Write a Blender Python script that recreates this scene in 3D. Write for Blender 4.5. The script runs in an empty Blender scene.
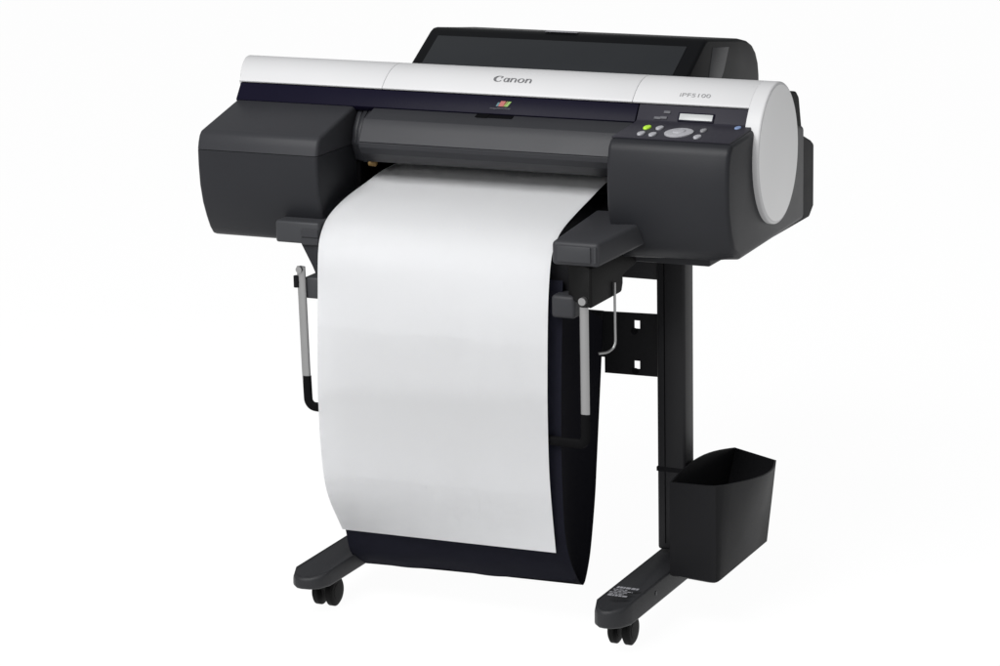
import bpy, bmesh, math, random
from mathutils import Vector, Matrix
random.seed(4)
C = bpy.context.scene.collection
scene = bpy.context.scene

# ------------------------------------------------------------------ materials
def srgb(c):
    return tuple(((v/255)/12.92 if v/255 <= .04045 else ((v/255+.055)/1.055)**2.4) for v in c)

def mat(name, col, rough=.5, metal=0., spec=.3, grain=.0, scale=900., var=.06, coat=0., emit=None, estr=1.):
    m = bpy.data.materials.new(name); m.use_nodes = True
    nt = m.node_tree; b = nt.nodes['Principled BSDF']
    b.inputs['Metallic'].default_value = metal
    b.inputs['Specular IOR Level'].default_value = spec
    b.inputs['Coat Weight'].default_value = coat
    b.inputs['Coat Roughness'].default_value = .15
    tc = nt.nodes.new('ShaderNodeTexCoord')
    n = nt.nodes.new('ShaderNodeTexNoise'); n.inputs['Scale'].default_value = 14.; n.inputs['Detail'].default_value = 4.
    nt.links.new(tc.outputs['Object'], n.inputs['Vector'])
    mr = nt.nodes.new('ShaderNodeMapRange')
    mr.inputs['To Min'].default_value = 1-var; mr.inputs['To Max'].default_value = 1+var
    nt.links.new(n.outputs['Fac'], mr.inputs['Value'])
    mx = nt.nodes.new('ShaderNodeVectorMath'); mx.operation = 'SCALE'
    mx.inputs[0].default_value = col
    nt.links.new(mr.outputs['Result'], mx.inputs['Scale'])
    nt.links.new(mx.outputs['Vector'], b.inputs['Base Color'])
    rr = nt.nodes.new('ShaderNodeMapRange')
    rr.inputs['To Min'].default_value = max(.02, rough-.05); rr.inputs['To Max'].default_value = rough+.05
    nt.links.new(n.outputs['Fac'], rr.inputs['Value']); nt.links.new(rr.outputs['Result'], b.inputs['Roughness'])
    if grain > 0:
        g = nt.nodes.new('ShaderNodeTexNoise'); g.inputs['Scale'].default_value = scale; g.inputs['Detail'].default_value = 2.
        nt.links.new(tc.outputs['Object'], g.inputs['Vector'])
        bp = nt.nodes.new('ShaderNodeBump'); bp.inputs['Strength'].default_value = grain; bp.inputs['Distance'].default_value = .0006
        nt.links.new(g.outputs['Fac'], bp.inputs['Height']); nt.links.new(bp.outputs['Normal'], b.inputs['Normal'])
    if emit:
        b.inputs['Emission Color'].default_value = (*emit, 1); b.inputs['Emission Strength'].default_value = estr
    return m

M = dict(
    dark=mat('charcoal_plastic', (.0155, .016, .0185), .42, spec=.15, grain=.25),
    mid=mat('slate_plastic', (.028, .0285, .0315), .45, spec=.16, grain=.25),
    guide=mat('grey_plastic', (.032, .033, .036), .45, spec=.2, grain=.25),
    black=mat('black_plastic', (.007, .007, .008), .55, spec=.06, grain=.2),
    void=mat('unlit_black', (.0025, .0025, .003), .8, spec=.05),
    door=mat('door_plastic', (.0235, .024, .027), .38, spec=.17, grain=.2),
    tank=mat('tank_lid_plastic', (.0255, .026, .029), .42, spec=.13, grain=.2),
    grip=mat('grip_sleeve', (.0042, .0042, .0046), .6, spec=.03),
    navy=mat('navy_gloss_strip', (.0045, .0039, .011), .4, spec=.06),
    panel=mat('panel_plastic', (.021, .020, .027), .42, spec=.2, grain=.15),
    white=mat('white_plastic', (.475, .475, .48), .42, spec=.25, grain=.1, var=.015),
    cap=mat('light_grey_plastic', (.70, .70, .70), .5, spec=.15, grain=.1, var=.015),
    paper=mat('white_paper', (.80, .805, .815), .8, spec=.12, grain=.08, scale=400, var=.004),
    smoke=mat('smoked_cover', (.0055, .0058, .0065), .38, spec=.04),
    smokepanel=mat('smoked_panel', (.018, .0195, .0215), .4, spec=.12),
    steel=mat('black_painted_steel', (.0145, .0145, .0160), .48, spec=.2, grain=.2),
    bin=mat('bin_plastic', (.0095, .0095, .0105), .5, spec=.08, grain=.2),
    foot=mat('grey_painted_steel', (.018, .0185, .0205), .5, spec=.25, grain=.3),
    silver=mat('brushed_silver', (.30, .30, .30), .38, metal=.85, spec=.5),
    cloth=mat('navy_cloth', (.0165, .017, .027), .85, spec=.1, grain=.8, scale=1400, var=.12),
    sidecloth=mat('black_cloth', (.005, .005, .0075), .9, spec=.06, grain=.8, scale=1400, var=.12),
    rubber=mat('black_rubber', (.005, .005, .005), .6, spec=.1, grain=.2),
    ink=mat('dark_grey_print', (.12, .12, .125), .5, spec=.2),
    palegrey=mat('pale_print', (.26, .26, .28), .5, spec=.2),
    faint=mat('faint_grey_print', (.23, .23, .235), .5, spec=.2),
    dimprint=mat('dim_print', (.085, .085, .095), .5, spec=.2),
    key=mat('grey_key', (.31, .31, .33), .4, spec=.3, var=.03),
    keydim=mat('dim_key', (.2, .2, .21), .4, spec=.3, var=.03),
    lcd=mat('grey_display', (.36, .37, .37), .35, spec=.4, var=.03),
    green=mat('lit_green_key', (.35, .6, .04), .4, emit=(.35, .62, .03), estr=.12),
    blue=mat('blue_light', (.16, .22, .36), .3, emit=(.15, .22, .4), estr=.2),
    red=mat('red_print', (.28, .07, .06), .4), grn=mat('green_print', (.15, .26, .06), .4),
    teal=mat('teal_print', (.05, .12, .14), .4), yel=mat('yellow_print', (.3, .25, .06), .4),
    brass=mat('brass', (.16, .10, .035), .5, metal=.2),
)
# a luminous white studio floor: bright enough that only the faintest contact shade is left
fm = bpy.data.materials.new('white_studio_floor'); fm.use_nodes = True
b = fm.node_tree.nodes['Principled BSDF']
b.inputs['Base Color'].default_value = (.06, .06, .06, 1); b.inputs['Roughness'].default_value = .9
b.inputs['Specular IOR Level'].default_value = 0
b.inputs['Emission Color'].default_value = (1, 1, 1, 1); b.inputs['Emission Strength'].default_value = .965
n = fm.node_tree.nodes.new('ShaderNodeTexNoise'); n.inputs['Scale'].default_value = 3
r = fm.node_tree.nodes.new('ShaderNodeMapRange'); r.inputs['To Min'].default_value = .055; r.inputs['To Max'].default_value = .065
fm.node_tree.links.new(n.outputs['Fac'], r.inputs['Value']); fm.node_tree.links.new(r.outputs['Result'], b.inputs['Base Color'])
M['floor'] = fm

# ------------------------------------------------------------------ helpers
WORLD = {}
def empty(name, loc, label, cat, group=None):
    o = bpy.data.objects.new(name, None); C.objects.link(o); o.location = loc; o.empty_display_size = .1
    o['label'] = label; o['category'] = cat
    if group: o['group'] = group
    WORLD[o.name] = Vector(loc); return o

def obj(name, bm, m, parent=None, smooth=35, label=None):
    bmesh.ops.recalc_face_normals(bm, faces=bm.faces)
    co = [v.co for v in bm.verts]
    lo = Vector([min(c[i] for c in co) for i in range(3)]); hi = Vector([max(c[i] for c in co) for i in range(3)])
    org = Vector(((lo.x+hi.x)/2, (lo.y+hi.y)/2, lo.z))
    bmesh.ops.translate(bm, verts=bm.verts, vec=-org)
    me = bpy.data.meshes.new(name); bm.to_mesh(me); bm.free()
    if smooth:
        me.shade_smooth(); me.set_sharp_from_angle(angle=math.radians(smooth))
    me.materials.append(m)
    o = bpy.data.objects.new(name, me); C.objects.link(o)
    WORLD[o.name] = org
    if parent: o.parent = parent; o.location = org-WORLD[parent.name]
    else: o.location = org
    if label: o['label'] = label
    return o

def bevel(bm, w, seg=3, ang=30):
    if w <= 0: return bm
    es = [e for e in bm.edges if len(e.link_faces) == 2 and e.calc_face_angle(0) > math.radians(ang)]
    bmesh.ops.bevel(bm, geom=es, offset=w, segments=seg, profile=.5, affect='EDGES', clamp_overlap=True)
    return bm

def prism(pts, lo, hi, axis='x', bev=0., seg=3, bm=None):
    """pts are 2-D points in the plane across axis; extruded from lo to hi."""
    own = bm is None
    b = bmesh.new()
    def V(p, t):
        a, c = p
        return {'x': (t, a, c), 'y': (a, t, c), 'z': (a, c, t)}[axis]
    A = [b.verts.new(V(p, lo)) for p in pts]; B = [b.verts.new(V(p, hi)) for p in pts]
    b.faces.new(A); b.faces.new(B[::-1]); k = len(pts)
    for i in range(k): b.faces.new((A[i], B[i], B[(i+1) % k], A[(i+1) % k]))
    bmesh.ops.recalc_face_normals(b, faces=b.faces)
    bevel(b, bev, seg)
    if own: return b
    merge(bm, b); return bm

def merge(bm, b):
    me = bpy.data.meshes.new('tmp'); b.to_mesh(me); b.free(); bm.from_mesh(me); bpy.data.meshes.remove(me)

def box(x0, x1, y0, y1, z0, z1, bev=0., seg=3, bm=None):
    return prism([(y0, z0), (y1, z0), (y1, z1), (y0, z1)], x0, x1, 'x', bev, seg, bm)

def tube(pts, r, n=12, bm=None, flat=None):
    """swept tube along a list of points; flat=(rx, ry) squashes the section."""
    bm = bm or bmesh.new(); pts = [Vector(p) for p in pts]; rings = []
    up = Vector((0, 1, .01)).normalized()
    for i, p in enumerate(pts):
        d = (pts[min(i+1, len(pts)-1)]-pts[max(i-1, 0)]).normalized()
        u = d.cross(up)
        if u.length < 1e-3: u = d.cross(Vector((1, 0, 0)))
        u.normalize(); v = d.cross(u)
        ra, rb = flat or (r, r)
        rings.append([bm.verts.new(p+u*ra*math.cos(2*math.pi*k/n)+v*rb*math.sin(2*math.pi*k/n)) for k in range(n)])
    for a, c in zip(rings, rings[1:]):
        for k in range(n): bm.faces.new((a[k], a[(k+1) % n], c[(k+1) % n], c[k]))
    bm.faces.new(rings[0]); bm.faces.new(rings[-1][::-1]); return bm

def lathe_x(prof, cy, cz, n=64, bm=None, sq=1.):
    """prof: (x, r) pairs, spun about an axis parallel to X."""
    bm = bm or bmesh.new(); rings = []
    for x, r in prof:
        rings.append([bm.verts.new((x, cy+sq*r*math.cos(2*math.pi*k/n), cz+r*math.sin(2*math.pi*k/n))) for k in range(n)])
    for a, c in zip(rings, rings[1:]):
        for k in range(n): bm.faces.new((a[k], a[(k+1) % n], c[(k+1) % n], c[k]))
    bm.faces.new(rings[0]); bm.faces.new(rings[-1][::-1]); return bm

def smooth_curve(pts, n):
    """Catmull-Rom through points, n samples spread by length."""
    P = [Vector(p) for p in pts]; P = [2*P[0]-P[1]]+P+[2*P[-1]-P[-2]]; out = []
    for i in range(1, len(P)-2):
        for k in range(16):
            t = k/16; a, b_, c, d = P[i-1:i+3]
            out.append(.5*((2*b_)+(c-a)*t+(2*a-5*b_+4*c-d)*t*t+(3*b_-a-3*c+d)*t**3))
    out.append(P[-2])
    L = [0.]
    for a, b_ in zip(out, out[1:]): L.append(L[-1]+(b_-a).length)
    res = []; j = 0
    for k in range(n):
        s = L[-1]*k/(n-1)
        while j < len(L)-2 and L[j+1] < s: j += 1
        f = (s-L[j])/max(1e-9, L[j+1]-L[j]); res.append(out[j].lerp(out[j+1], min(1, f)))
    return res

def loft(A, B, n, thick=0., wob=None):
    bm = bmesh.new(); g = []
    for i, (a, b_) in enumerate(zip(A, B)):
        row = []
        for k in range(n):
            p = a.lerp(b_, k/(n-1))
            if wob: p = p+wob(i/(len(A)-1), k/(n-1))
            row.append(bm.verts.new(p))
        g.append(row)
    for r0, r1 in zip(g, g[1:]):
        for k in range(n-1): bm.faces.new((r0[k], r0[k+1], r1[k+1], r1[k]))
    if thick: bmesh.ops.solidify(bm, geom=bm.faces, thickness=thick)
    return bm

def text_bm(s, fn, h, depth=.0, bold=.0):
    """text, letter height h, every vertex mapped with fn(u, v, w)."""
    cu = bpy.data.curves.new('t', 'FONT'); cu.body = s; cu.size = h/.72; cu.align_x = 'CENTER'; cu.offset = bold
    o = bpy.data.objects.new('t', cu); C.objects.link(o)
    dg = bpy.context.evaluated_depsgraph_get(); me = bpy.data.meshes.new_from_object(o.evaluated_get(dg))
    bpy.data.objects.remove(o); bpy.data.curves.remove(cu)
    bm = bmesh.new(); bm.from_mesh(me); bpy.data.meshes.remove(me)
    for v in bm.verts: v.co = fn(v.co.x, v.co.y, 0)
    return bm

# ------------------------------------------------------------------ the studio floor
bm = bmesh.new()
vs = [bm.verts.new(p) for p in ((-60, -20, 0), (60, -20, 0), (60, 90, 0), (-60, 90, 0))]; bm.faces.new(vs)
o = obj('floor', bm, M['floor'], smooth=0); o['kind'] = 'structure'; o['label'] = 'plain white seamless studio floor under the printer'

# ------------------------------------------------------------------ the printer
P = empty('wide_printer', (.47, .2, .62), 'charcoal wide format printer with a rounded white top cover, on a black stand', 'printer')
CY, CZ, R, SQ = .204, .782, .114, .84          # axis and radius of the rounded top cover

# chassis behind the covers
b = prism([(.205, .64), (.40, .64), (.421, .655), (.421, .760), (.405, .769), (.362, .785), (.345, .85), (.33, .862), (.219, .865), (.16, .85), (.205, .82)], .012, .926, 'x', .004, 2)
obj('rear_casing', b, M['black'], P)
b = prism([(.36, .634), (.36, .70), (.21, .698), (.02, .652), (.006, .644), (.012, .634)], .226, .726, 'x', .003, 2)
obj('base_pan', box(.08, .862, .10, .36, .612, .642, .003, 2), M['dark'], P)
obj('output_platen', b, M['black'], P)
obj('slot_back', box(.226, .726, .205, .215, .70, .83), M['void'], P)

# left and right ink tank housings
def bevel_top(b, z):
    es = [e for e in b.edges if e.calc_face_angle(0) > .5 and not (all(abs(v.co.z-.7717) < .001 for v in e.verts))]
    bmesh.ops.bevel(b, geom=es, offset=.006, segments=3, profile=.5, affect='EDGES', clamp_overlap=True)
L_UP = [(.0, .8018), (-.006, .7945), (-.0105, .784), (-.0135, .7722), (.19, .7722), (.19, .836), (.124, .8335)]
b = prism(L_UP[::-1], .0, .2245, 'x', .0)
bevel_top(b, .7735)
obj('tank_cover', b, M['tank'], P, smooth=40, label='grey sloping lid of the left ink housing')
L_LO = [(-.0135, .7712), (-.0135, .745), (-.011, .711), (-.004, .68), (.006, .655), (.0165, .634), (.026, .622), (.04, .6185), (.2, .622), (.2, .7712)]
b = prism(L_LO, .0, .2245, 'x', .0)
bevel_top(b, .7700)
obj('tank_housing', b, M['dark'], P, smooth=40, label='left ink housing, jutting out in front of the paper slot')
R_BOX = [(.019, .826), (.008, .815), (.002, .79), (.0, .76), (.002, .72), (.012, .685), (.027, .656), (.043, .636), (.055, .628), (.36, .636), (.36, .80), (.2, .834), (.124, .8325)]
b = prism(R_BOX, .7268, .93, 'x', 0)
cut = bmesh.ops.bisect_plane(b, geom=b.verts[:]+b.edges[:]+b.faces[:], plane_co=(.888, 0, 0), plane_no=(1, 0, 0))
for v in b.verts:
    if v.co.x > .92 and v.co.z < .65: v.co.z += .010; v.co.y += .002 if v.co.y < .1 else 0
bevel(b, .007, 3)
obj('tank_housing', b, M['dark'], P, smooth=40, label='right ink housing under the control panel')

# front door between the housings
D_UP = [(.122, .8330), (.084, .8215), (.0755, .809), (.0680, .796), (.0625, .7860), (.11, .7860)]
obj('front_door', prism(D_UP, .262, .7245, 'x', .0012, 2), M['door'], P, smooth=13)
D_LO = [(.0622, .7854), (.0632, .777), (.070, .766), (.082, .756), (.096, .7478), (.108, .746), (.125, .760), (.125, .7854)]
obj('door_lip', prism(D_LO, .262, .7245, 'x', .0012, 2), M['door'], P, smooth=13)
# upright trims between left housing and door
for x0, x1, dy in ((.2265, .2355, .052), (.238, .2465, .044), (.249, .2585, .036)):
    T = [(.14, .832), (.078+dy*.9, .818), (.06+dy, .80), (.053+dy, .775), (.065+dy, .745), (.16, .735)]
    obj('door_hinge_trim', prism(T, x0, x1, 'x', .002, 2), M['dark'] if dy > .03 else M['mid'], P, smooth=40)
obj('slot_wall', box(.2255, .232, .125, .2, .70, .80), M['void'], P)
s = obj('guide_screw', lathe_x([(.258, .0045), (.270, .005), (.272, .003)], .107, .7425, 14), M['brass'], P)

# glossy navy strip with the emblem, and the control panel
BAND = [(.1405, .8605), (.1215, .8345), (.128, .826), (.152, .858)]
strip = obj('front_strip', prism(BAND, .001, .727, 'x', .0012, 2), M['navy'], P)
bu, bn = Vector((0, .019, .026)).normalized(), Vector((0, -.026, .019)).normalized()
def on_band(u, v, w=0, x0=0, lift=.0009):
    return Vector((x0+u, .131, .8475))+bu*v+bn*(lift+w)
def shape(polys, fn):
    bm = bmesh.new()
    for p in polys: bm.faces.new([bm.verts.new(fn(u, v, 0)) for u, v in p])
    return bm
def quad(u0, u1, v0, v1, s):               # leaning brush stroke
    return [(u0, v0), (u1, v0), (u1+s, v1), (u0+s, v1)]
for nm, q in (('teal', quad(-.0165, -.0115, -.0045, .0045, .004)), ('red', quad(-.0105, .0015, -.0045, .0080, .0045)),
              ('yel', quad(.0022, .0042, -.0045, .0080, .0065)), ('grn', quad(.0050, .0125, -.0045, .0075, .0075))):
    obj('emblem_stroke', shape([q], lambda u, v, w: on_band(u*.72, v*.78+.0008, w, .4925)), M[nm], strip, smooth=0)
obj('lettering', text_bm('imagePROGRAF', lambda u, v, w: on_band(u*1.3, v-.0078, w, .4895), .0030), M['dimprint'], strip, smooth=0)
obj('door_handle', prism([(.1185, .8332), (.1095, .8305), (.1095, .8285), (.1185, .831)], .452, .517, 'x'), M['void'], P)
obj('handle_notch', prism([(.1190, .8340), (.1080, .8308), (.1080, .8290), (.1190, .8325)], .455, .474, 'x'), M['void'], P)

PANEL = [(.1405, .8607), (.1240, .8375), (.117, .8352), (.020, .8278), (.022, .8245), (.13, .829), (.152, .858)]
cp = obj('control_panel', prism(PANEL, .7285, .9245, 'x', .0012, 2), M['panel'], P, smooth=30)
pu = Vector((0, .097, .0074)).normalized(); pn = Vector((0, -.0074, .097)).normalized()
def on_panel(x, y, rx, ry, h=.003, n=20, top=.7):
    """low domed key lying on the panel, x and y its centre."""
    bm = bmesh.new(); c = Vector((x, y, .8278+(y-.02)*.0763)); rings = []
    for f, k in ((1, 0), (1, h*.6), (top+.2, h*.9), (top, h)):
        rings.append([bm.verts.new(c+Vector((rx*f*math.cos(t), 0, 0))+pu*ry*f*math.sin(t)+pn*k) for t in [2*math.pi*i/n for i in range(n)]])
    for a, d in zip(rings, rings[1:]):
        for i in range(n): bm.faces.new((a[i], a[(i+1) % n], d[(i+1) % n], d[i]))
    bm.faces.new(rings[-1]); bm.faces.new(rings[0][::-1]); return bm
pad = obj('navigation_pad', on_panel(.8255, .062, .0225, .027, .003, 40), M['key'], cp, smooth=50)
obj('centre_key', on_panel(.8255, .063, .0105, .0125, .0045, 28), M['key'], pad, smooth=50)
for x, y, m, lab in ((.7640, .083, 'green', 'lit green key'), (.7848, .084, 'key', None), (.7690, .045, 'key', None), (.7890, .043, 'key', None),
                     (.8585, .083, 'keydim', 'dim grey key'), (.8635, .043, 'key', None)):
    k = .72 if m == 'keydim' else .86
    obj('button', on_panel(x, y, .0068*k, .0120*k), M[m], cp, smooth=50, label=lab)
obj('status_light', on_panel(.9045, .113, .0048, .0085, .002), M['blue'], cp, smooth=50)
lc = bmesh.new()
def bandbox(u0, u1, v0, v1, h, m, name, par, bev=.001):
    bm = bmesh.new(); vs = []
    for w in (-.001, h):
        for u, v in ((u0, v0), (u1, v0), (u1, v1), (u0, v1)): vs.append(bm.verts.new(on_band(u, v, w)))
    for f in ((0, 1, 2, 3), (7, 6, 5, 4), (0, 4, 5, 1), (1, 5, 6, 2), (2, 6, 7, 3), (3, 7, 4, 0)): bm.faces.new([vs[i] for i in f])
    bmesh.ops.recalc_face_normals(bm, faces=bm.faces); bevel(bm, bev, 2)
    return obj(name, bm, m, par)
bez = bandbox(.7985, .8595, -.0118, .0042, .0010, M['navy'], 'display_bezel', cp)
bandbox(.8012, .8570, -.0094, .0018, .0018, M['lcd'], 'display', bez, .0006)
for u, v in ((.7785, .0035), (.7745, -.0065), (.7640, -.0075)):
    bandbox(u-.0055, u+.0055, v-.0022, v+.0022, .0006, M['dimprint'], 'key_symbol', cp, .0003)

# rounded white top cover, in three lengths, and the two round end caps
def shell(x0, x1, a0=134., a1=4, r=R, th=.004, n=40):
    outer = [(CY+SQ*r*math.cos(math.radians(a0+(a1-a0)*i/n)), CZ+r*math.sin(math.radians(a0+(a1-a0)*i/n))) for i in range(n+1)]
    inner = [(CY+SQ*(r-th)*math.cos(math.radians(a0+(a1-a0)*i/n)), CZ+(r-th)*math.sin(math.radians(a0+(a1-a0)*i/n))) for i in range(n+1)]
    return prism(outer+inner[::-1], x0, x1, 'x', .0008, 2)
b = shell(.0, .2695)
end = shell(-.0005, .004, r=R-.0005, th=R*.6); merge(b, end)
for v in b.verts:                          # its outer end swells outwards towards the top
    if v.co.x < .02: v.co.x -= .024*max(0, min(1, (v.co.y-.145)/.08))**.7
obj('side_cover', b, M['white'], P, smooth=35, label='left length of the white top cover, plain, with a swelling end')
lid = obj('top_cover', shell(.2700, .7162), M['white'], P, smooth=35)
side = obj('side_cover', shell(.7167, .9143), M['white'], P, smooth=35, label='right length of the white top cover, with small model lettering')
obj('inner_drum', lathe_x([(.900, R-.006), (.93, R-.006)], CY, CZ, 48, None, SQ), M['dark'], P)
def cap(x0, x1, s):
    pr = [(x0, R-.004), (x0, R)]
    for i in range(7):
        t = math.radians(15*i); pr.append((x1-s*.004+s*.004*math.sin(t), R-.004+.004*math.cos(t)))
    pr.append((x1, R-.006)); return lathe_x(pr, CY, CZ, 96, None, SQ)
ec = obj('end_cap', cap(.9144, .940, 1), M['white'], P, smooth=40)
obj('cap_face', lathe_x([(.9385, R-.0048), (.9402, R-.0048), (.9405, R-.0055), (.9405, .001)], CY, CZ, 96, None, SQ), M['cap'], ec, smooth=30)
obj('drum_end', lathe_x([(.001, .001), (.001, R-.008), (.02, R-.006), (.02, .001)], CY, CZ, 48, None, SQ), M['dark'], P)

def on_lid(u, v, w=0, x0=0, a=118., lift=.0006):
    t = math.radians(a)-v/R; r = R+lift+w
    return Vector((x0+u, CY+SQ*r*math.cos(t), CZ+r*math.sin(t)))
# maker's name: thick and thin strokes drawn as strips
def strokes():
    out = []
    def ring(cx, cy, ro, ri, a0, a1, dx=0., n=22):
        pts = []
        A = [math.radians(a0+(a1-a0)*i/n) for i in range(n+1)]
        o_ = [(cx+ro[0]*math.cos(t), cy+ro[1]*math.sin(t)) for t in A]; i_ = [(cx+dx+ri[0]*math.cos(t), cy+ri[1]*math.sin(t)) for t in A]
        for k in range(n): out.append([o_[k], o_[k+1], i_[k+1], i_[k]])
    ring(.50, .50, (.50, .52), (.30, .43), 38, 322, .07)
    out.append([(.80, .98), (.92, .84), (.70, .52), (.72, .80)])           # barb of the C
    def a(x):
        ring(x+.27, .34, (.27, .36), (.12, .27), 0, 360)
        out.append([(x+.44, 0), (x+.60, 0), (x+.60, .68), (x+.44, .68)])
    def n_(x):
        out.append([(x, 0), (x+.17, 0), (x+.17, .70), (x, .70)])
        ring(x+.34, .40, (.28, .32), (.13, .22), 0, 165)
        out.append([(x+.46, 0), (x+.63, 0), (x+.63, .42), (x+.46, .42)])
    a(1.06); n_(1.76)
    ring(2.84, .35, (.36, .37), (.18, .28), 0, 360)
    n_(3.29)
    return out
k = .0168
obj('lettering', shape([[((u-1.95)*k*1.04, v*k) for u, v in p] for p in strokes()], lambda u, v, w: on_lid(u, v-.004, 0, .4965, 117.5)), M['ink'], lid, smooth=0)
obj('lettering', text_bm('iPF5100', lambda u, v, w: on_lid(u*1.36, v-.004, 0, .819, 124), .0088), M['faint'], side, smooth=0)

# roll paper cover standing up behind
RC = [(.3235, .868), (.416, .9215), (.4245, .9245), (.4345, .9245), (.520, .9128), (.585, .9045), (.625, .8955), (.650, .885), (.668, .870), (.680, .850), (.685, .828), (.688, .70), (.42, .69), (.40, .70), (.37, .80), (.33, .855)]
rc = obj('roll_cover', prism(RC, .225, .735, 'x', .006, 3), M['smoke'], P, smooth=40)
su = Vector((0, .0925, .0535)).normalized(); sn = Vector((0, -.0535, .0925)).normalized()
bm = bmesh.new(); base = Vector((0, .3235, .868)); vs = []
for w in (-.002, .0012):
    for x, d in ((.247, -.004), (.708, -.004), (.708, .092), (.247, .092)): vs.append(bm.verts.new(base+Vector((x, 0, 0))+su*d+sn*w))
for f in ((0, 1, 2, 3), (7, 6, 5, 4), (0, 4, 5, 1), (1, 5, 6, 2), (2, 6, 7, 3), (3, 7, 4, 0)): bm.faces.new([vs[i] for i in f])
bmesh.ops.recalc_face_normals(bm, faces=bm.faces); bevel(bm, .0008, 2)
obj('cover_panel', bm, M['smokepanel'], rc)
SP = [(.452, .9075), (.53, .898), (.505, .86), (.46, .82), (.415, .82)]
obj('side_reflection', prism(SP, .7340, .7358, 'x', .0006, 2), M['mid'], rc)  # paler inset whose colour stands in for a reflection on the cover's end
obj('ridge_glint', prism([(.424, .9255), (.421, .9268), (.4345, .9268), (.4345, .9250)], .44, .50, 'x', .0006, 2), M['palegrey'], rc)  # pale sliver: the glint on the cover's ridge, put in as colour

# output guides left and right of the paper
b = prism([(.152, -.03), (.2325, -.03), (.2325, .1), (.152, .1)], .629, .6655, 'z', .004, 3)
g = obj('output_guide', b, M['guide'], P, label='left output guide tucked under the ink housing')
b = bmesh.new(); box(.200, .2315, -.0325, -.02, .641, .654, .001, 1, b); box(.200, .2315, -.0318, -.02, .6285, .6395, .001, 1, b)
obj('guide_latch', b, M['mid'], g)
bm = bmesh.new(); vs = []
G = [(.672, -.09), (.7504, -.09), (.7815, .03), (.80, .09), (.672, .09)]
lowv = [bm.verts.new((x, y, .641+(.016 if y > 0 else 0))) for x, y in G]; upv = [bm.verts.new((x, y, .679+(.016 if y > 0 else 0))) for x, y in G]
bm.faces.new(lowv[::-1]); bm.faces.new(upv)
for i in range(5): bm.faces.new((lowv[i], lowv[(i+1) % 5], upv[(i+1) % 5], upv[i]))
bmesh.ops.recalc_face_normals(bm, faces=bm.faces); bevel(bm, .0065, 4)
g = obj('output_guide', bm, M['mid'], P, label='right output guide reaching forward beside the paper')
b = bmesh.new(); box(.682, .7385, -.0925, -.08, .6475, .6735, .002, 2, b); box(.7425, .7475, -.0915, -.08, .648, .673, .001, 1, b)
obj('guide_latch', b, M['guide'], g)

# ------------------------------------------------------------------ the stand
S = empty('printer_stand', (.47, .25, 0), 'black steel stand on castors carrying the wide printer', 'stand')
def column(x0, x1, lab):
    b = box(x0, x1, .205, .247, .098, .634, .005, 3)
    c = obj('column', b, M['steel'], S)
    obj('column_collar', box(x0-.001, x1+.001, .204, .248, .234, .242, .0008, 1), M['black'], c)
    bb = bmesh.new(); box(x0+.0135, x0+.0152, .2045, .2060, .11, .62, 0, 1, bb); obj('column_groove', bb, M['void'], c)
    return c
def wheel_bm(x, y, z, r, w):
    return lathe_x([(x-w/2, r*.55), (x-w/2, r*.85), (x-w*.3, r), (x+w*.3, r), (x+w/2, r*.85), (x+w/2, r*.55)], y, z, 28)
def foot(x0, x1, cx, nose, top):
    pts = [(x0, .56), (x0, nose+.03), (x0+.004, nose+.012), (x0+.014, nose+.002), (x0+.024, nose), (x1-.024, nose+.002), (x1-.010, nose+.012), (x1, nose+.034), (x1, .56)]
    b = prism(pts, .052, top, 'z', 0)
    for v in b.verts:
        if v.co.z > .08 and v.co.y < nose+.02: v.co.z -= .014
        elif v.co.z > .08 and v.co.y < nose+.04: v.co.z -= .003
    bevel(b, .006, 3, 38)
    f = obj('foot', b, M['foot'], S, smooth=45)
    for cy in (.004, .47):
        c = bmesh.new(); tube([(cx, cy, .040), (cx, cy, .054)], .011, 16, c)
        prism([(cy-.018, .030), (cy+.004, .046), (cy+.014, .052), (cy-.012, .054), (cy-.026, .042)], cx-.0085, cx+.0085, 'x', .002, 2, c)
        for sx in (-1, 1):
            w = wheel_bm(cx+sx*.0125, cy, .0255, .0255, .0135); merge(c, w)
            w = lathe_x([(cx+sx*.0125-.0075, .008), (cx+sx*.0125-.0072, .014), (cx+sx*.0125+.0072, .014), (cx+sx*.0125+.0075, .008)], cy, .0255, 20); merge(c, w)
        obj('caster', c, M['rubber'], f, smooth=40)
    return f
column(.7280, .7780, 'r'); column(.1870, .2370, 'l')
fr = foot(.7250, .7850, .7475, -.083, .0965)
foot(.1800, .2440, .2085, -.083, .087)
zs = .0970
# small worn sticker on the right foot: light illegible dashes
bm = bmesh.new()
for (y, x0, x1, t) in ((-.002, .740, .777, .0085), (-.013, .738, .762, .0032), (-.020, .742, .774, .0036), (-.027, .737, .768, .0030), (-.034, .739, .764, .0034), (-.042, .740, .774, .0065)):
    x = x0
    while x < x1:
        w = random.uniform(.003, .008)
        bm.faces.new([bm.verts.new(p) for p in ((x, y-t/2, zs), (min(x+w, x1), y-t/2, zs), (min(x+w, x1), y+t/2, zs), (x, y+t/2, zs))]); x += w+random.uniform(.0008, .002)
obj('warning_sticker', bm, M['palegrey'], fr, smooth=0, label='pale printed sticker, too worn to read')
obj('side_bolt', lathe_x([(.7845, .004), (.7862, .0038), (.7868, .001)], .052, .075, 14), M['guide'], fr)
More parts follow.
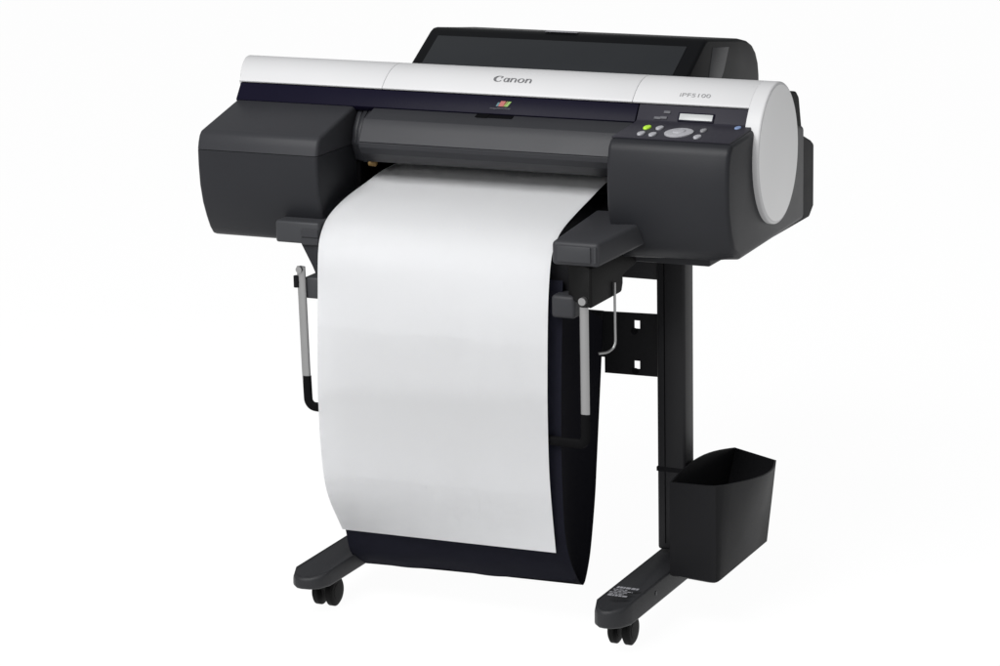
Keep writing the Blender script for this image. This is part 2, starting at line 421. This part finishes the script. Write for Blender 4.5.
# top beam and rear stretcher
obj('top_beam', box(.187, .776, .21, .243, .557, .634, .004, 2), M['steel'], S)
def plate(outline, holes, y, t, name, m, par):
    cu = bpy.data.curves.new('p', 'CURVE'); cu.dimensions = '2D'; cu.fill_mode = 'BOTH'; cu.extrude = t/2
    for poly in [outline]+holes:
        s = cu.splines.new('POLY'); s.points.add(len(poly)-1); s.use_cyclic_u = True
        for q, (u, v) in zip(s.points, poly): q.co = (u, v, 0, 1)
    o = bpy.data.objects.new('p', cu); C.objects.link(o)
    dg = bpy.context.evaluated_depsgraph_get(); me = bpy.data.meshes.new_from_object(o.evaluated_get(dg))
    bpy.data.objects.remove(o); bpy.data.curves.remove(cu)
    bm = bmesh.new(); bm.from_mesh(me); bpy.data.meshes.remove(me)
    for v in bm.verts: v.co = Vector((v.co.x, y+v.co.z, v.co.y))
    bmesh.ops.remove_doubles(bm, verts=bm.verts, dist=1e-5)
    return obj(name, bm, m, par, smooth=0)
hole = lambda x, z: [(x-.0045+.0, z-.0075), (x+.0065, z-.0075), (x+.0065, z+.007), (x-.0045, z+.007)]
plate([(.622, .385), (.7285, .386), (.7285, .493), (.615, .490), (.615, .412), (.622, .412)], [hole(.6795, .4725), hole(.6790, .4035)], .24, .004, 'mounting_plate', M['steel'], S)
plate([(.236, .385), (.342, .385), (.348, .412), (.348, .490), (.236, .493)], [hole(.285, .4725), hole(.285, .4035)], .24, .004, 'mounting_plate', M['steel'], S)
obj('stretcher', box(.344, .619, .2355, .2485, .412, .4895, .002, 2), M['steel'], S)
for x, z in ((.6765, .4610), (.6775, .3925), (.285, .4610)):
    b = bmesh.new(); bb = tube([(x, .2355, z), (x, .2385, z)], .0055, 14); merge(b, bb); obj('bolt', b, M['black'], S)

# ------------------------------------------------------------------ catch basket hung below the paper exit
B = empty('catch_basket', (.46, .04, .05), 'navy cloth paper catcher on silver rods, hanging under the printer behind the paper', 'paper basket')
n = 60
FR = smooth_curve([(.66, -.020, .60), (.66, -.030, .45), (.66, -.0345, .3355), (.66, -.0325, .25), (.66, -.0250, .182), (.66, -.004, .130), (.66, .0325, .0833)], n)
FL = smooth_curve([(.24, -.015, .60), (.24, -.022, .45), (.24, -.026, .36), (.24, -.020, .271), (.24, -.008, .20), (.24, .017, .132), (.24, .035, .086), (.243, .078, .0545)], n)
rip = lambda i, k: Vector((0, .0022*math.sin(9*k+5*i)*i+.0006*math.sin(31*k-8*i)*i, .0012*math.sin(17*k+1)*i))
obj('front_sheet', loft(FL, FR, 40, .0014, rip), M['cloth'], B, smooth=60)
BR = smooth_curve([(.66, .0325, .0833), (.66, .050, .0765), (.66, .070, .105), (.66, .083, .140), (.66, .100, .21), (.66, .1095, .27), (.66, .134, .436), (.66, .142, .50)], n)
BL = smooth_curve([(.243, .078, .0545), (.24, .10, .054), (.24, .125, .09), (.24, .135, .14), (.24, .145, .21), (.24, .15, .27), (.24, .16, .436), (.24, .165, .50)], n)
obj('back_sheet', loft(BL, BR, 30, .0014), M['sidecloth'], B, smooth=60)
def gusset(Fr, Bk, x):
    bm = bmesh.new(); m_ = 10; g = []
    F_ = Fr[::-1]
    for i in range(n):
        row = []
        for k in range(m_+1):
            t = k/m_; p = F_[i].lerp(Bk[i], t)
            p = Vector((x-(.010*math.sin(math.pi*t) if x > .5 else -.01*math.sin(math.pi*t)), p.y, p.z)); row.append(bm.verts.new(p))
        g.append(row)
    for a, c in zip(g, g[1:]):
        for k in range(m_): bm.faces.new((a[k], a[k+1], c[k+1], c[k]))
    bmesh.ops.remove_doubles(bm, verts=bm.verts, dist=1e-5); return bm
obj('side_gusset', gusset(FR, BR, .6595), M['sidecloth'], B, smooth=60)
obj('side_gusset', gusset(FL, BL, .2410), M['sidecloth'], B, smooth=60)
# hanging brackets
b = prism([(-.082, .574), (.043, .574), (.049, .588), (.049, .60), (.20, .62), (.20, .636), (-.082, .640)], .676, .735, 'x', .004, 3)
for v in b.verts:
    if v.co.x < .705 and v.co.y < -.06: v.co.y += .045
obj('hanger', b, M['rubber'], B)
b = box(.600, .69, -.010, .05, .560, .648, .002, 1); obj('hanger', b, M['black'], B)
b = prism([(.196, .629), (.231, .629), (.231, .578), (.222, .578), (.216, .592)], -.026, .05, 'y', .002, 2)
obj('hanger', b, M['dark'], B)
obj('rod_socket', box(.650, .6905, -.046, .01, .545, .582, .006, 3), M['mid'], B)
obj('rod_socket', box(.202, .2300, -.030, .02, .538, .574, .004, 3), M['guide'], B)
# silver rods and their black U-shaped foot
obj('rod', tube([(.7055, -.043, .378), (.7055, -.043, .4), (.7055, -.043, .566)], 0, 16, None, (.0078, .004)), M['silver'], B)
obj('rod', tube([(.2025, -.033, .40), (.2018, -.033, .42), (.1990, -.033, .592)], 0, 16, None, (.0078, .004)), M['silver'], B)
def arc(c, r, y, a0, a1, n=8): return [(c[0]+r*math.cos(math.radians(a0+(a1-a0)*i/n)), y, c[1]+r*math.sin(math.radians(a0+(a1-a0)*i/n))) for i in range(n+1)]
U = [(.7055, -.043, .392), (.7055, -.043, .365)]+arc((.6945, .354), .011, -.043, 0, -90)+[(.60, -.0425, .3435), (.35, -.035, .3550)]+arc((.2175, .3695), .0135, -.033, -90, -180)+[(.2035, -.033, .385), (.2030, -.033, .408)]
obj('rod_foot', tube(U, .0092, 14, None, (.0080, .0045)), M['grip'], B, smooth=60)
obj('clamp_screw', tube([(.722, -.090, .586), (.722, -.081, .586)], .0062, 16), M['silver'], B)
b = bmesh.new(); merge(b, tube([(.191, -.034, .576), (.191, -.034, .557)], .0055, 12)); merge(b, tube([(.191, -.034, .566), (.203, -.03, .566)], .0045, 12))
obj('clamp_knob', b, M['black'], B)
obj('clamp_screw', tube([(.1990, -.042, .588), (.1990, -.033, .588)], .0055, 16), M['silver'], B)
W = [(.738, .005, .598), (.738, .005, .53), (.738, .005, .502), (.7365, .002, .4935), (.733, -.004, .489), (.728, -.012, .487), (.72, -.02, .487)]
obj('wire_hook', tube(smooth_curve(W, 24), .0021, 10), M['silver'], B)

# ------------------------------------------------------------------ the paper
LE = [(.270, .20, .7305), (.2610, .1505, .7234), (.2519, .0976, .7090), (.2429, .0456, .6938), (.2365, .0053, .6758), (.235, -.0205, .6565), (.235, -.0385, .6232), (.235, -.0462, .541), (.235, -.0535, .44), (.235, -.0562, .3652), (.235, -.0502, .271), (.235, -.0334, .206), (.235, .0140, .1325)]
RE = [(.670, .20, .7335), (.6635, .1482, .7249), (.6575, .0997, .7085), (.6515, .0519, .6918), (.6464, .0115, .6745), (.6450, -.0140, .6557), (.645, -.0318, .6300), (.645, -.0449, .5632), (.645, -.0520, .4453), (.645, -.0532, .375), (.645, -.0508, .295), (.645, -.0421, .2274), (.645, -.0288, .1513)]
A = smooth_curve(LE, 110); D = smooth_curve(RE, 110)
bm = loft(A, D, 40, .0005, lambda i, k: Vector((0, (.0002*math.sin(5*k+2*i))*max(0, i-.3), .0002*math.sin(8*k+1)*max(0, .3-i))))
o = obj('paper_sheet', bm, M['paper'], None, smooth=60)
o['label'] = 'blank white sheet curling out of the printer slot and hanging down in front'; o['category'] = 'paper'

# ------------------------------------------------------------------ the open bin on the right column
def ring(z_of, grow, inset, bulge):
    pts = []
    x0, x1 = .788+inset, .881-inset
    yf0, yf1, yb = .108+inset, .079+inset, .318+grow*.046-inset
    N = 14
    for i in range(6): t = i/6; pts.append((x0+(x1-x0)*t, yf0+(yf1-yf0)*t, 0, t))
    pts += [(x1-.0085, yf1+.0026, 0, .97), (x1-.0035, yf1+.0030, .01, 1), (x1-.0008, yf1+.0072, .03, 1)]
    for i in range(1, N): t = i/N; pts.append((x1+bulge*.030*math.sin(math.pi*t), yf1+(yb-yf1)*t, t, 1))
    for i in range(6): t = i/6; pts.append((x1+(x0-x1)*t, yb+grow*.05*t, 1, 1-t))
    for i in range(N): t = i/N; pts.append((x0-bulge*.006*math.sin(math.pi*t), yb+grow*.05+(yf0-yb-grow*.05)*t, 1-t, 0))
    return [Vector((x, y, z_of(sy, sx)+bulge*(.013*math.sin(math.pi*min(1, sy))*(1-sx) if sx < 1 else 0))) for x, y, sy, sx in pts]
zt = lambda sy, sx: .247+.010*sx*(1-sy)-.022*sy
zb = lambda sy, sx: .0865+.006*sx
bm = bmesh.new(); rings = []
for zf, gr, ins, bu_ in ((zb, 0, .004, 0), (lambda a, c: zb(a, c)+.003, 0, .0, 0), (lambda a, c: zb(a, c)*.5+zt(a, c)*.5, .5, 0, .35), (zt, 1, 0, 1), (lambda a, c: zt(a, c)+.0004, 1, .0028, 1), (lambda a, c: zb(a, c)*.5+zt(a, c)*.5, .5, .0028, .35), (lambda a, c: zb(a, c)+.004, 0, .0028, 0)):
    rings.append([bm.verts.new(v) for v in ring(zf, gr, ins, bu_)])
k = len(rings[0])
for a, c in zip(rings, rings[1:]):
    for i in range(k): bm.faces.new((a[i], a[(i+1) % k], c[(i+1) % k], c[i]))
bm.faces.new(rings[0][::-1]); bm.faces.new(rings[-1])
T = empty('accessory_bin', (.835, .21, .086), 'open black plastic bin hung on the outside of the right stand column', 'bin')
obj('bin_body', bm, M['bin'], T, smooth=32)
obj('bin_hook', box(.7785, .7900, .213, .24, .16, .205, .002, 2), M['black'], T)

# ------------------------------------------------------------------ light
w = bpy.data.worlds.new('World'); scene.world = w; w.use_nodes = True
bg = w.node_tree.nodes['Background']; bg.inputs['Color'].default_value = (.97, .98, 1, 1); bg.inputs['Strength'].default_value = .30
def area(name, loc, at, sx, sy, power, col=(1, 1, 1)):
    l = bpy.data.lights.new(name, 'AREA'); l.shape = 'RECTANGLE'; l.size = sx; l.size_y = sy; l.energy = power; l.color = col
    o = bpy.data.objects.new(name, l); C.objects.link(o); o.location = loc
    o.rotation_euler = (Vector(at)-Vector(loc)).to_track_quat('-Z', 'Y').to_euler(); return o
area('overhead_softbox', (.1, -2.0, 2.9), (.45, .1, .6), 2.4, 1.3, 124)
area('front_fill', (-.5, -4.3, 2.05), (.45, 0, .6), 1.6, 1.0, 52)  # unseen fill lamp, added to brighten the paper under the door

# ------------------------------------------------------------------ camera
Rr = ((.90962389, .41500105, -.01893424), (.08097542, -.22182098, -.97171932), (-.40746455, .8823659, -.23537855))
cam = bpy.data.cameras.new('camera'); co = bpy.data.objects.new('camera', cam); C.objects.link(co)
rt, up, bk = Vector(Rr[0]), -Vector(Rr[1]), -Vector(Rr[2])
mtx = Matrix(((rt.x, up.x, bk.x), (rt.y, up.y, bk.y), (rt.z, up.z, bk.z))).to_4x4()
mtx.translation = (2.51633519, -4.27985213, 1.64241766)
co.matrix_world = mtx
cam.lens = 3019.172*36/1000; cam.sensor_width = 36; cam.clip_end = 400
scene.camera = co
scene.view_settings.view_transform = 'Standard'; scene.view_settings.look = 'None'
scene.view_settings.exposure = 0; scene.view_settings.gamma = 1
